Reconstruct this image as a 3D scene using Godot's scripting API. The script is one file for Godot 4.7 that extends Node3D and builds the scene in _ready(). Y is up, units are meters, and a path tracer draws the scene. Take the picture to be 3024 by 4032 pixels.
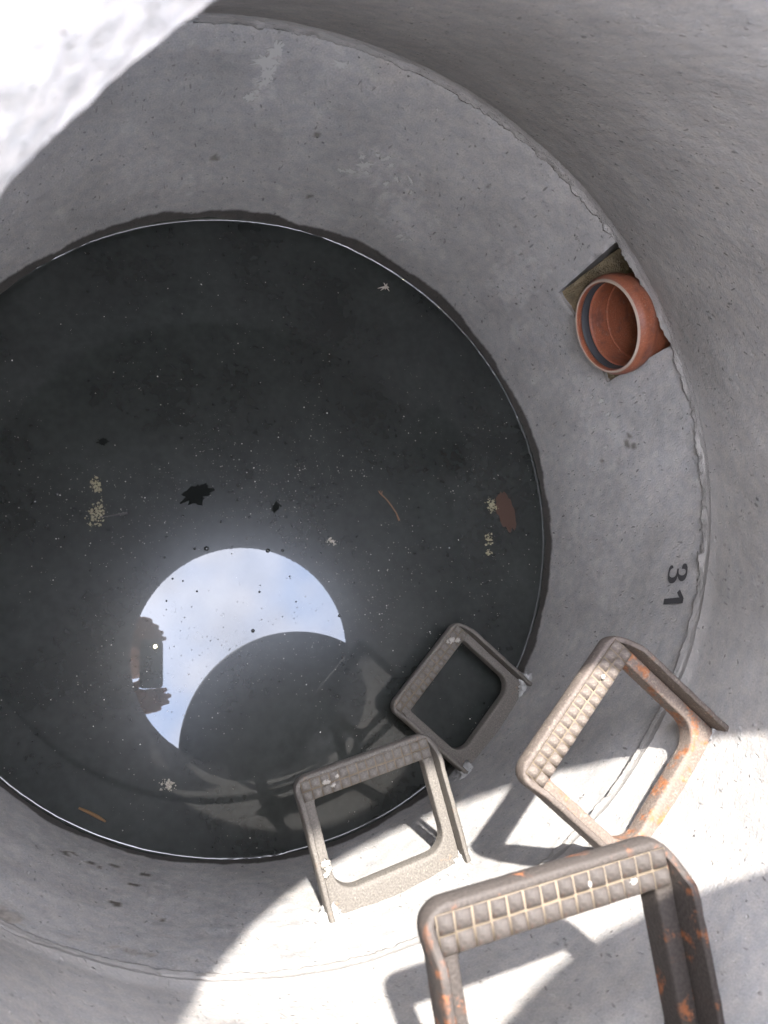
extends Node3D
# A concrete manhole shaft seen from its opening. Water level is y = 0, the shaft's axis is x = z = 0.

const SHAFT := 0.5                                   # inner radius of the lower ring
const JOINT := 0.40                                  # height of the joint between ring and cone
const NECK := 0.952                                  # lower edge of the opening's neck
const TOP := 0.983                                   # top of the cone
const HOLE := Vector2(0.0887, 0.2220)                # centre of the opening
const HOLE_R := 0.297
const RECESS_FROM := -38.0
const RECESS_TO := -20.9
const RECESS_FLOOR := 0.258
var M := {}
var rng := RandomNumberGenerator.new()
var n_big := FastNoiseLite.new()
var n_fine := FastNoiseLite.new()
var taken := {}


func _ready() -> void:
	rng.seed = 7
	camera_and_light()
	n_big.seed = 3
	n_big.frequency = 1.0
	n_big.fractal_octaves = 3
	n_fine.seed = 11
	n_fine.frequency = 1.0
	n_fine.fractal_octaves = 4
	materials()
	ground()
	ring()
	cone()
	water()
	lid()
	step_irons()
	pipe()
	floating()
	splashes()
	phone()
	person()


func camera_and_light() -> void:
	var cam := Camera3D.new()
	cam.name = "camera"
	cam.transform = Transform3D(Basis(Vector3(0.957188, 0.289465, 0.0), Vector3(-0.051443, 0.170110, -0.984081), Vector3(-0.284857, 0.941951, 0.177718)).orthonormalized(), Vector3(-0.1354, 1.1309, 0.1954))
	var lens := CameraAttributesPhysical.new()
	lens.frustum_focal_length = 17.11
	lens.frustum_near = 0.02
	lens.frustum_far = 300.0
	lens.frustum_focus_distance = 1.15
	lens.exposure_aperture = 7.4
	cam.attributes = lens
	cam.near = 0.02
	cam.far = 300.0
	add_child(cam)
	cam.current = true

	var sun := DirectionalLight3D.new()
	sun.name = "sun"
	var az := deg_to_rad(69.8)
	var el := deg_to_rad(58.3)
	var d := Vector3(cos(az) * cos(el), -sin(el), sin(az) * cos(el))
	sun.basis = Basis.looking_at(d, Vector3.UP)
	sun.light_energy = 1.0
	sun.light_color = Color(1.0, 0.985, 0.96)
	sun.light_angular_distance = 1.3
	sun.shadow_enabled = true
	add_child(sun)

	var sky_mat := PanoramaSkyMaterial.new()
	sky_mat.panorama = sky_picture()
	sky_mat.energy_multiplier = 2.9
	var sky := Sky.new()
	sky.sky_material = sky_mat
	var e := Environment.new()
	e.background_mode = Environment.BG_SKY
	e.sky = sky
	e.tonemap_mode = Environment.TONE_MAPPER_LINEAR
	e.tonemap_exposure = 7.0
	e.sdfgi_enabled = true
	e.ssao_enabled = true
	e.ssil_enabled = true
	var we := WorldEnvironment.new()
	we.name = "environment"
	we.environment = e
	add_child(we)


func sky_picture() -> ImageTexture:
	var w := 1024
	var h := 512
	var n := FastNoiseLite.new()
	n.seed = 21
	n.frequency = 1.0
	n.fractal_octaves = 5
	n.fractal_gain = 0.55
	var im := Image.create(w, h, false, Image.FORMAT_RGBF)
	var to_sun := -Vector3(cos(deg_to_rad(69.8)) * cos(deg_to_rad(58.3)), -sin(deg_to_rad(58.3)), sin(deg_to_rad(69.8)) * cos(deg_to_rad(58.3)))
	for j in h:
		var up := (0.5 - (j + 0.5) / h) * PI
		for i in w:
			var a := (i + 0.5) / w * TAU
			var d := Vector3(cos(up) * cos(a), sin(up), cos(up) * sin(a))
			var c: Vector3
			if d.y < 0.0:
				c = Vector3(0.22, 0.21, 0.2)
			else:
				var blue := Vector3(0.38, 0.56, 0.95).lerp(Vector3(0.85, 0.95, 1.12), pow(1.0 - d.y, 3.0))
				var p := d / (d.y + 0.35) * 2.6
				var v := n.get_noise_3d(p.x, p.y * 0.5, p.z)
				var cover := smoothstep(-0.8, -0.1, v)
				var cloud := Vector3(1.12, 1.15, 1.31) * (0.84 + 0.55 * n.get_noise_3d(p.x * 1.3 + 9.0, 3.0, p.z * 1.3))
				c = blue.lerp(cloud, cover)
				var near_sun := maxf(0.0, d.dot(to_sun))
				c *= 1.0 + 0.6 * pow(near_sun, 7.0) + 1.0 * pow(near_sun, 45.0)
			im.set_pixel(i, j, Color(c.x, c.y, c.z))
	return ImageTexture.create_from_image(im)


# ------------------------------------------------------------------ helpers

func numbered(called: String) -> String:
	var n: int = taken.get(called, 0)
	taken[called] = n + 1
	return called if n == 0 else "%s_%03d" % [called, n]


func tag(o: Node3D, label: String, category: String, group := "", kind := "") -> void:
	if label:
		o.set_meta("label", label)
	if category:
		o.set_meta("category", category)
	if group:
		o.set_meta("group", group)
	if kind:
		o.set_meta("kind", kind)


func thing(called: String, label: String, category: String, at := Vector3.ZERO, group := "") -> Node3D:
	var o := Node3D.new()
	o.name = numbered(called)
	add_child(o)
	o.position = at
	tag(o, label, category, group)
	return o


func put(called: String, mesh: Mesh, m: Material, parent: Node3D = null, at := Vector3.ZERO) -> MeshInstance3D:
	var o := MeshInstance3D.new()
	o.mesh = mesh
	o.material_override = m
	if parent == null:
		o.name = numbered(called)
		add_child(o, true)
	else:
		o.name = called
		parent.add_child(o, true)
		if o.name != called:          # give repeats a three-digit number
			var k := 1
			while parent.has_node("%s_%03d" % [called, k]):
				k += 1
			o.name = "%s_%03d" % [called, k]
	o.position = at
	return o


# A smooth sheet of nu x nv points; wrap_u and wrap_v close it. Faces are turned by flip.
func sheet(nu: int, nv: int, points: PackedVector3Array, uvs: PackedVector2Array, colors: PackedColorArray, wrap_u := false, wrap_v := false, flip := false, skip := PackedByteArray()) -> ArrayMesh:
	var idx := PackedInt32Array()
	var nor := PackedVector3Array()
	nor.resize(points.size())
	var iu := nu if wrap_u else nu - 1
	var iv := nv if wrap_v else nv - 1
	for j in iv:
		var j2 := (j + 1) % nv
		for i in iu:
			if skip.size() and skip[j * nu + i]:
				continue
			var i2 := (i + 1) % nu
			var a := j * nu + i
			var b := j * nu + i2
			var c := j2 * nu + i2
			var d := j2 * nu + i
			var n := (points[c] - points[a]).cross(points[d] - points[b])
			if flip:
				n = -n
				idx.append_array([a, c, b, a, d, c])
			else:
				idx.append_array([a, b, c, a, c, d])
			nor[a] += n
			nor[b] += n
			nor[c] += n
			nor[d] += n
	for k in nor.size():
		nor[k] = -nor[k].normalized()
	var arr := []
	arr.resize(Mesh.ARRAY_MAX)
	arr[Mesh.ARRAY_VERTEX] = points
	arr[Mesh.ARRAY_NORMAL] = nor
	if uvs.size():
		arr[Mesh.ARRAY_TEX_UV] = uvs
	if colors.size():
		arr[Mesh.ARRAY_COLOR] = colors
	arr[Mesh.ARRAY_INDEX] = idx
	var m := ArrayMesh.new()
	m.add_surface_from_arrays(Mesh.PRIMITIVE_TRIANGLES, arr)
	return m


# A lathe round the y axis: profile of (radius, y), with sharp edges where a profile point is doubled.
func lathe(profile: Array, n := 64, wob := 0.0) -> ArrayMesh:
	var p := PackedVector3Array()
	var uv := PackedVector2Array()
	for k in profile.size():
		var q: Vector2 = profile[k]
		for i in n + 1:
			var a := TAU * (i % n) / n
			var r := q.x * (1.0 + wob * n_big.get_noise_3d(cos(a) * 3.0, q.y * 40.0, sin(a) * 3.0))
			p.append(Vector3(cos(a) * r, q.y, sin(a) * r))
			uv.append(Vector2(float(i) / n * 3.0, q.y * 6.0 + q.x * 6.0))
	return sheet(n + 1, profile.size(), p, uv, PackedColorArray(), false, false, true)


# An uneven lump: a sphere pushed about by noise.
func lump(size: Vector3, rough := 0.35, seed_at := 0.0, nu := 14, nv := 9, freq := 2.0) -> ArrayMesh:
	var p := PackedVector3Array()
	for j in nv:
		var t := PI * j / (nv - 1)
		for i in nu:
			var a := TAU * i / nu
			var d := Vector3(sin(t) * cos(a), cos(t), sin(t) * sin(a))
			var k := 1.0 + rough * n_fine.get_noise_3d(d.x * freq + seed_at, d.y * freq, d.z * freq + seed_at * 0.7) * 1.6
			p.append(d * size * k)
	return sheet(nu, nv, p, PackedVector2Array(), PackedColorArray(), true, false, false)


# A tube along points with a radius at each.
func tube(path: PackedVector3Array, radii: PackedFloat32Array, n := 8) -> ArrayMesh:
	var p := PackedVector3Array()
	var last := Vector3.UP
	var rows := path.size() + 2
	for k in rows:
		var c := clampi(k - 1, 0, path.size() - 1)
		var f := (path[mini(c + 1, path.size() - 1)] - path[maxi(c - 1, 0)]).normalized()
		var s := f.cross(Vector3.UP if absf(f.y) < 0.95 else Vector3.RIGHT).normalized()
		var t := s.cross(f)
		var r := radii[c] if k > 0 and k < rows - 1 else 0.00001
		for i in n:
			var a := TAU * i / n
			p.append(path[c] + (s * cos(a) + t * sin(a)) * r)
		last = t
	return sheet(n, rows, p, PackedVector2Array(), PackedColorArray(), true, false, true)


func box_mesh(st: SurfaceTool, lo: Vector3, hi: Vector3) -> void:
	var c := []
	for k in 8:
		c.append(Vector3(hi.x if k & 1 else lo.x, hi.y if k & 2 else lo.y, hi.z if k & 4 else lo.z))
	for q in [[0, 1, 3, 2], [5, 4, 6, 7], [4, 0, 2, 6], [1, 5, 7, 3], [2, 3, 7, 6], [4, 5, 1, 0]]:
		quad(st, c[q[0]], c[q[1]], c[q[2]], c[q[3]])


func quad(st: SurfaceTool, a: Vector3, b: Vector3, c: Vector3, d: Vector3) -> void:
	for v in [a, c, b, a, d, c]:
		st.add_vertex(v)


# ------------------------------------------------------------------ materials

func noise_image(side: int, freq: float, octaves: int, seed_n: int) -> PackedByteArray:
	var n := FastNoiseLite.new()
	n.seed = seed_n
	n.frequency = freq
	n.fractal_octaves = octaves
	n.fractal_gain = 0.6
	var im := n.get_seamless_image(side, side, false, false, 0.12, true)
	im.convert(Image.FORMAT_L8)
	return im.get_data()


func texture(side: int, data: PackedByteArray, format := Image.FORMAT_L8) -> ImageTexture:
	return ImageTexture.create_from_image(Image.create_from_data(side, side, false, format, data))


func concrete_textures(side: int, pits: int, seed_n: int, tall: float) -> Array:
	var cloud := noise_image(side, 0.006, 4, seed_n)
	var grain := noise_image(side, 0.22, 2, seed_n + 1)
	var mid := noise_image(side, 0.035, 3, seed_n + 2)
	var col := PackedByteArray()
	col.resize(side * side * 3)
	var high := PackedByteArray()
	high.resize(side * side)
	var dark := PackedFloat32Array()
	dark.resize(side * side)
	var r := RandomNumberGenerator.new()
	r.seed = seed_n
	for k in pits:
		var cx := r.randi() % side
		var cy := r.randi() % side
		var ry := (0.8 + 2.6 * pow(r.randf(), 5.0)) * tall
		var rx := 0.7 + 1.7 * pow(r.randf(), 4.0)
		var s := (0.12 + 0.5 * pow(r.randf(), 3.0)) * (1.0 if r.randf() < 0.45 else -0.7)
		var lean := r.randf_range(-0.35, 0.35)
		for y in range(-int(ry) - 1, int(ry) + 2):
			for x in range(-int(rx) - 2, int(rx) + 3):
				var q := pow((x - y * lean) / rx, 2.0) + pow(y / ry, 2.0)
				if q < 1.6:
					var at := posmod(cy + y, side) * side + posmod(cx + x, side)
					dark[at] = maxf(dark[at], s * clampf(1.6 - q, 0.0, 1.0)) if s > 0 else minf(dark[at], s * clampf(1.6 - q, 0.0, 1.0))
	for k in side * side:
		var v := 0.93 + (cloud[k] / 255.0 - 0.5) * 0.11 + (mid[k] / 255.0 - 0.5) * 0.10 + (grain[k] / 255.0 - 0.5) * 0.13
		v *= 1.0 - (dark[k] * 0.4 if dark[k] > 0.0 else dark[k] * 0.24)
		var warm := (mid[k] / 255.0 - 0.5) * 0.02
		v *= 0.655
		col[k * 3] = clampi(int((v + warm) * 255.0), 0, 255)
		col[k * 3 + 1] = clampi(int(v * 0.982 * 255.0), 0, 255)
		col[k * 3 + 2] = clampi(int((v * 0.968 - warm) * 255.0), 0, 255)
		high[k] = clampi(int(150.0 + (mid[k] - 128.0) * 0.22 + (grain[k] - 128.0) * 0.2 - dark[k] * 190.0), 0, 255)
	return [texture(side, col, Image.FORMAT_RGB8), texture(side, high)]


func standard(color: Color, rough := 0.8, spec := 0.5) -> StandardMaterial3D:
	var m := StandardMaterial3D.new()
	m.albedo_color = color
	m.roughness = rough
	m.metallic_specular = spec
	return m


func lin(r: float, g: float, b: float) -> Color:
	return Color(r, g, b).linear_to_srgb()


# Cast iron: dark brown metal, rust in blotches, pale dust. base and rust are linear colours.
func iron(base: Vector3, rust: Vector3, share: float, dust: float, seed_n: int) -> StandardMaterial3D:
	var side := 512
	var blot := noise_image(side, 0.009, 5, seed_n)
	var fine := noise_image(side, 0.09, 3, seed_n + 1)
	var mid := noise_image(side, 0.03, 4, seed_n + 2)
	var col := PackedByteArray()
	col.resize(side * side * 3)
	var high := PackedByteArray()
	high.resize(side * side)
	for k in side * side:
		var f := fine[k] / 255.0
		var b := blot[k] / 255.0
		var d := mid[k] / 255.0
		var t := smoothstep(1.0 - share, 1.0 - share + 0.2, b * 0.8 + f * 0.2)
		var c := base * (0.62 + 0.76 * f)
		c = c.lerp(rust * (0.6 + 0.8 * d), t)
		c = c.lerp(Vector3(0.22, 0.19, 0.155), smoothstep(1.0 - dust, 1.22 - dust, d * 0.65 + f * 0.35) * 0.7)
		var s := Color(c.x, c.y, c.z).linear_to_srgb()
		col[k * 3] = clampi(int(s.r * 255.0), 0, 255)
		col[k * 3 + 1] = clampi(int(s.g * 255.0), 0, 255)
		col[k * 3 + 2] = clampi(int(s.b * 255.0), 0, 255)
		high[k] = clampi(int(f * 190.0 + d * 60.0), 0, 255)
	var m := standard(Color.WHITE, 0.72, 0.4)
	m.albedo_texture = texture(side, col, Image.FORMAT_RGB8)
	m.heightmap_enabled = true
	m.heightmap_texture = texture(side, high)
	m.heightmap_scale = 0.06
	m.uv1_triplanar = true
	m.uv1_scale = Vector3(7.0, 7.0, 7.0)
	m.uv1_offset = Vector3(0.13, 0.37, 0.71) * float(seed_n % 7)
	return m


# Silt hanging in the water: uneven greenish black.
func murk() -> ImageTexture:
	var side := 512
	var a := noise_image(side, 0.008, 5, 301)
	var b := noise_image(side, 0.11, 3, 302)
	var col := PackedByteArray()
	col.resize(side * side * 3)
	for k in side * side:
		var v := 0.30 + 0.40 * (a[k] / 255.0) + 0.25 * (b[k] / 255.0 - 0.5)
		var g := clampi(int(Color(v, v, v).linear_to_srgb().r * 255.0), 0, 255)
		col[k * 3] = g
		col[k * 3 + 1] = g
		col[k * 3 + 2] = g
	return texture(side, col, Image.FORMAT_RGB8)


func materials() -> void:
	var t := concrete_textures(1024, 6000, 40, 1.9)
	var c := standard(Color.WHITE, 0.86, 0.35)
	c.albedo_texture = t[0]
	c.heightmap_enabled = true
	c.heightmap_texture = t[1]
	c.heightmap_scale = 0.2
	c.vertex_color_use_as_albedo = true
	M.concrete = c
	var rough := standard(lin(0.30, 0.295, 0.29), 0.95, 0.3)
	rough.heightmap_enabled = true
	rough.heightmap_texture = t[1]
	rough.heightmap_scale = 0.5
	rough.uv1_triplanar = true
	rough.uv1_scale = Vector3(2.2, 2.2, 2.2)
	M.mortar = rough
	var w := standard(lin(0.040, 0.0445, 0.0412), 0.012, 0.44)
	w.clearcoat_enabled = true
	w.albedo_texture = murk()
	w.uv1_triplanar = true
	w.uv1_scale = Vector3(0.9, 0.9, 0.9)
	w.clearcoat = 0.45
	w.clearcoat_roughness = 0.27
	M.water = w
	M.iron_dark = iron(Vector3(0.046, 0.038, 0.033), Vector3(0.22, 0.08, 0.032), 0.36, 0.22, 51)
	M.iron_grey = iron(Vector3(0.105, 0.094, 0.083), Vector3(0.17, 0.11, 0.075), 0.27, 0.36, 64)
	M.iron_rust = iron(Vector3(0.092, 0.074, 0.063), Vector3(0.2, 0.1, 0.055), 0.27, 0.40, 77)
	M.iron_plate = iron(Vector3(0.125, 0.098, 0.082), Vector3(0.22, 0.085, 0.035), 0.43, 0.42, 79)
	M.groove = standard(lin(0.15, 0.12, 0.088), 0.95, 0.2)
	M.pvc = iron(Vector3(0.215, 0.07, 0.036), Vector3(0.13, 0.05, 0.034), 0.46, 0.36, 120)
	M.pvc.roughness = 0.48
	M.pvc.heightmap_scale = 0.01
	M.dust = standard(lin(0.3, 0.235, 0.19), 0.95, 0.2)
	M.rubber = standard(lin(0.03, 0.03, 0.033), 0.6, 0.4)
	M.clay = iron(Vector3(0.17, 0.132, 0.08), Vector3(0.11, 0.09, 0.06), 0.45, 0.4, 131)
	M.clay.roughness = 0.97
	M.clay.heightmap_scale = 0.3
	M.earth = standard(lin(0.3, 0.26, 0.2), 0.97, 0.2)
	M.fleck = standard(lin(0.41, 0.395, 0.375), 0.95, 0.2)
	M.print = standard(lin(0.05, 0.048, 0.05), 0.85, 0.3)
	M.cement = standard(lin(0.27, 0.25, 0.225), 0.95, 0.2)
	M.lid_iron = iron(Vector3(0.09, 0.085, 0.08), Vector3(0.22, 0.12, 0.07), 0.3, 0.3, 90)


# ------------------------------------------------------------------ the setting

func ground() -> void:
	var p := PackedVector3Array()
	var radii := [0.44, 0.5, 0.6, 0.75, 0.95, 1.3, 1.9, 3.0, 5.0, 9.0, 20.0, 60.0, 220.0]
	for k in radii.size():
		for i in 96:
			var a := TAU * i / 96
			var r: float = radii[k]
			var y := 0.935 + (0.03 * n_big.get_noise_2d(cos(a) * r * 3.0, sin(a) * r * 3.0) if k > 1 else 0.0)
			p.append(Vector3(HOLE.x + cos(a) * r, y, HOLE.y + sin(a) * r))
	var o := put("ground", sheet(96, radii.size(), p, PackedVector2Array(), PackedColorArray(), true), M.earth)
	tag(o, "", "", "", "structure")


func wall_noise(a: float, y: float) -> float:
	return n_big.get_noise_3d(cos(a) * 6.0, y * 12.0, sin(a) * 6.0)


func ring() -> void:
	var o := thing("concrete_ring", "lower grey concrete shaft ring that holds the dark water and the number 31", "shaft ring")
	# wall: the recess for the pipe is left out of the grid
	var az := PackedFloat32Array()
	var steps := 720
	for i in steps + 1:
		var d := -180.0 + 360.0 * i / steps
		if absf(d - RECESS_FROM) < 0.26:
			d = RECESS_FROM
		if absf(d - RECESS_TO) < 0.26:
			d = RECESS_TO
		az.append(deg_to_rad(d))
	var ys := PackedFloat32Array()
	for k in 9:
		ys.append(-0.20 + 0.195 * k / 8.0)
	for k in 26:
		ys.append(0.002 * k)
	for k in range(1, 42):
		ys.append(0.05 + (RECESS_FLOOR - 0.05) * k / 41.0)
	for k in range(1, 30):
		ys.append(RECESS_FLOOR + (JOINT - 0.006 - RECESS_FLOOR) * k / 29.0)
	ys.append(JOINT - 0.002)
	ys.append(JOINT)
	var nu := az.size()
	# [azimuth, height, half width in degrees, half height, strength]: pale cement smears and dark stains; the first, broad one is whitish bloom plus painted-in skylight
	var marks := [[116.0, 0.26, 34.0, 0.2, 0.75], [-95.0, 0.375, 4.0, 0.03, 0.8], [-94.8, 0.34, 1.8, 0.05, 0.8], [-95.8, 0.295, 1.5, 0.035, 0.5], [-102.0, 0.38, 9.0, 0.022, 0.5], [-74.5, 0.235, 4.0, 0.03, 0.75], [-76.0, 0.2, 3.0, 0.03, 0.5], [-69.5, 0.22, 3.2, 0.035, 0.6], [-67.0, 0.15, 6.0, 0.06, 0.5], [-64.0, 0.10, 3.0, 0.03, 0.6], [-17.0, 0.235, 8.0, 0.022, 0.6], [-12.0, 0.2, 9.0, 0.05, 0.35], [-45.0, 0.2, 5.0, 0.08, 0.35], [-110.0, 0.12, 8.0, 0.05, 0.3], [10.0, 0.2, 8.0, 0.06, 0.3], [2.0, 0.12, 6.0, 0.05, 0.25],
		[113.5, 0.32, 9.0, 0.05, 0.5], [104.0, 0.335, 5.0, 0.03, 0.6], [119.5, 0.362, 2.0, 0.016, -0.5], [121.5, 0.378, 1.8, 0.018, -0.4], [113.5, 0.357, 2.2, 0.008, -0.35], [106.5, 0.352, 3.0, 0.008, -0.5], [117.9, 0.121, 1.0, 0.008, -1.0], [116.6, 0.11, 0.8, 0.006, -0.9], [113.7, 0.12, 1.1, 0.008, -1.0], [112.5, 0.125, 0.9, 0.007, -1.0], [105.9, 0.103, 0.9, 0.007, -1.0], [107.3, 0.154, 1.0, 0.007, -1.0], [109.1, 0.233, 1.0, 0.010, -1.0], [104.0, 0.251, 0.8, 0.007, -1.0], [110.5, 0.1, 0.9, 0.007, -0.9], [-9.1, 0.275, 0.7, 0.006, -0.8], [-10.0, 0.262, 0.9, 0.006, -0.8], [-11.2, 0.268, 0.6, 0.006, -0.8], [-9.4, 0.196, 0.8, 0.006, -0.8], [-7.6, 0.235, 0.6, 0.006, -0.8], [-84.0, 0.1, 0.6, 0.008, -0.7], [-101.0, 0.16, 0.6, 0.008, -0.7], [-58.0, 0.3, 0.6, 0.007, -0.7], [-86.0, 0.24, 0.6, 0.006, -0.7]]
	var p := PackedVector3Array()
	var uv := PackedVector2Array()
	var col := PackedColorArray()
	var skip := PackedByteArray()
	skip.resize(nu * ys.size())
	for j in ys.size():
		for i in nu:
			var a := az[i]
			var y := ys[j]
			var r := SHAFT + 0.0010 * n_fine.get_noise_3d(cos(a) * 20.0, y * 40.0, sin(a) * 20.0) + 0.0012 * wall_noise(a, y)
			var deg := rad_to_deg(a)
			# worn upper edge
			var edge := clampf((y - (JOINT - 0.012)) / 0.012, 0.0, 1.0)
			r += edge * edge * (0.001 + 0.004 * maxf(0.0, n_fine.get_noise_2d(deg * 0.35, 4.0)))
			var chip := 0.0
			if y > RECESS_FLOOR - 0.004 and (absf(deg - RECESS_FROM) < 0.1 or absf(deg - RECESS_TO) < 0.1) or absf(y - RECESS_FLOOR) < 0.0006 and deg > RECESS_FROM and deg < RECESS_TO:
				chip = maxf(0.0, 0.006 * (0.3 + n_fine.get_noise_3d(cos(a) * 60.0, y * 60.0, sin(a) * 60.0) * 1.8))
			r += chip
			p.append(Vector3(cos(a) * r, y, sin(a) * r))
			uv.append(Vector2((deg + 180.0) / 90.0, y / 0.785))
			# colour: wet band, pale mortar at the joint, pale smears
			var v := 0.9 + 0.10 * n_big.get_noise_3d(cos(a) * 2.2, y * 3.5, sin(a) * 2.2 + 5.0)
			v += 0.05 * n_fine.get_noise_3d(cos(a) * 9.0, y * 0.9, sin(a) * 9.0) + 0.035 * n_fine.get_noise_2d(y * 30.0, deg * 0.02)
			var c := Vector3(v, v, v)
			var top := 0.024 + 0.014 * n_big.get_noise_2d(deg * 0.045, 1.0) + 0.004 * n_fine.get_noise_2d(deg * 0.2, 7.0) + 0.0025 * n_fine.get_noise_2d(deg * 1.1, 71.0)
			var wet := 1.0 - smoothstep(top - 0.004, top + 0.004, y)
			c = c.lerp(Vector3(0.2, 0.19, 0.18), wet)
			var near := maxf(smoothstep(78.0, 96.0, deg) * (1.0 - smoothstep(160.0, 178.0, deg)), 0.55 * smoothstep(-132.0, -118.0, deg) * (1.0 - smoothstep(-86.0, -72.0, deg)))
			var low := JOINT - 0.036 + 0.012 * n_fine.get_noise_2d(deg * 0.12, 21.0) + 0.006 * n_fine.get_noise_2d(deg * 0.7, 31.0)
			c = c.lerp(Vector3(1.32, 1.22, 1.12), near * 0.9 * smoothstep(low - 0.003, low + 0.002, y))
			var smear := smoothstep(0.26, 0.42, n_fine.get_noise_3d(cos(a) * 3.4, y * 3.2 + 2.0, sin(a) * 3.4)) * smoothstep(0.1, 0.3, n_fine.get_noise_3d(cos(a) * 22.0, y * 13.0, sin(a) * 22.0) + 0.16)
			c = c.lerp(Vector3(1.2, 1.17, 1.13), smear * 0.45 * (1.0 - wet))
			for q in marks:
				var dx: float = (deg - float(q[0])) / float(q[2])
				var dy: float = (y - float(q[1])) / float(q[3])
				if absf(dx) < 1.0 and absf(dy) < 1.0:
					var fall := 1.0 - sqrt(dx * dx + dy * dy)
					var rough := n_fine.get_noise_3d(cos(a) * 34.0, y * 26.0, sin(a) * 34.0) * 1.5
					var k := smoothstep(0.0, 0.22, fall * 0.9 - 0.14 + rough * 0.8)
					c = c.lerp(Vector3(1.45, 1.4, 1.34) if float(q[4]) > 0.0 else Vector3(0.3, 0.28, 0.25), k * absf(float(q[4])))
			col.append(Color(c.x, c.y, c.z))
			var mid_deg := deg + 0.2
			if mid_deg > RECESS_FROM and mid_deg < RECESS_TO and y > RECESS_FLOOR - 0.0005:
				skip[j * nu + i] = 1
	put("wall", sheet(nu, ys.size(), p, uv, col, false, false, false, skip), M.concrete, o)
	# the ring's outer side, top face and bed, so that no light comes from behind
	put("outer_side", lathe([Vector2(0.62, -0.3), Vector2(0.62, JOINT), Vector2(0.62, JOINT - 0.0005)], 96), M.mortar, o)
	put("bed", lathe([Vector2(0.001, -0.205), Vector2(0.62, -0.205)], 96), M.mortar, o)
	# top face, open over the recess
	var tp := PackedVector3Array()
	var tn := 0
	for i in nu:
		var deg := rad_to_deg(az[i])
		if deg >= RECESS_TO or deg <= RECESS_FROM:
			tn += 1
	var order := []
	for i in nu:
		if rad_to_deg(az[i]) >= RECESS_TO - 0.01:
			order.append(az[i])
	for i in nu:
		if rad_to_deg(az[i]) <= RECESS_FROM + 0.01:
			order.append(az[i])
	for r in [0.5045, 0.56, 0.62]:
		for a in order:
			tp.append(Vector3(cos(a) * r, JOINT - 0.001, sin(a) * r))
	put("top_face", sheet(order.size(), 3, tp, PackedVector2Array(), PackedColorArray(), false, false, true), M.mortar, o)
	recess(o)
	digits(o)
	# flecks of cement dragged over the wall: [azimuth, height, length, width, lean]
	var r := RandomNumberGenerator.new()
	r.seed = 5
	for q in [[-94.6, 0.372, 0.030, 0.014, 70.0], [-95.6, 0.352, 0.024, 0.018, 20.0], [-94.9, 0.334, 0.026, 0.013, 80.0], [-95.2, 0.318, 0.018, 0.012, 40.0], [-97.0, 0.288, 0.016, 0.012, 60.0], [-96.2, 0.300, 0.009, 0.006, 0.0], [-85.5, 0.372, 0.020, 0.010, 10.0], [-74.2, 0.244, 0.020, 0.007, 60.0], [-73.0, 0.236, 0.014, 0.006, 75.0], [-75.6, 0.244, 0.008, 0.006, 0.0], [-77.0, 0.213, 0.020, 0.013, 30.0], [-77.8, 0.228, 0.010, 0.007, 50.0], [-78.6, 0.190, 0.018, 0.008, 10.0], [-80.2, 0.184, 0.012, 0.006, 5.0], [-76.2, 0.200, 0.009, 0.007, 0.0], [-69.0, 0.226, 0.014, 0.006, 130.0], [-71.2, 0.215, 0.012, 0.006, 140.0], [-72.4, 0.196, 0.010, 0.006, 90.0], [-68.0, 0.205, 0.008, 0.005, 60.0], [-66.0, 0.100, 0.020, 0.004, 60.0], [-65.2, 0.096, 0.015, 0.004, 62.0], [-63.9, 0.106, 0.008, 0.004, 0.0], [-16.0, 0.238, 0.010, 0.005, 90.0], [-13.4, 0.228, 0.012, 0.005, 85.0], [-18.6, 0.232, 0.014, 0.006, 95.0], [-11.0, 0.213, 0.012, 0.004, 80.0], [-20.0, 0.214, 0.010, 0.005, 90.0], [-15.0, 0.196, 0.012, 0.004, 88.0], [-23.0, 0.226, 0.010, 0.005, 90.0]]:
		var a := deg_to_rad(q[0])
		var fleck := put("cement_fleck", scrap(q[2], q[3], r.randf() * 90.0, 0.0, 1.0), M.fleck, o, Vector3(cos(a) * 0.4992, q[1], sin(a) * 0.4992))
		var inward := -Vector3(cos(a), 0, sin(a))
		var along := Vector3(-sin(a), 0, cos(a)).rotated(inward, deg_to_rad(q[4]))
		fleck.basis = Basis(along, inward, along.cross(inward))


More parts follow.
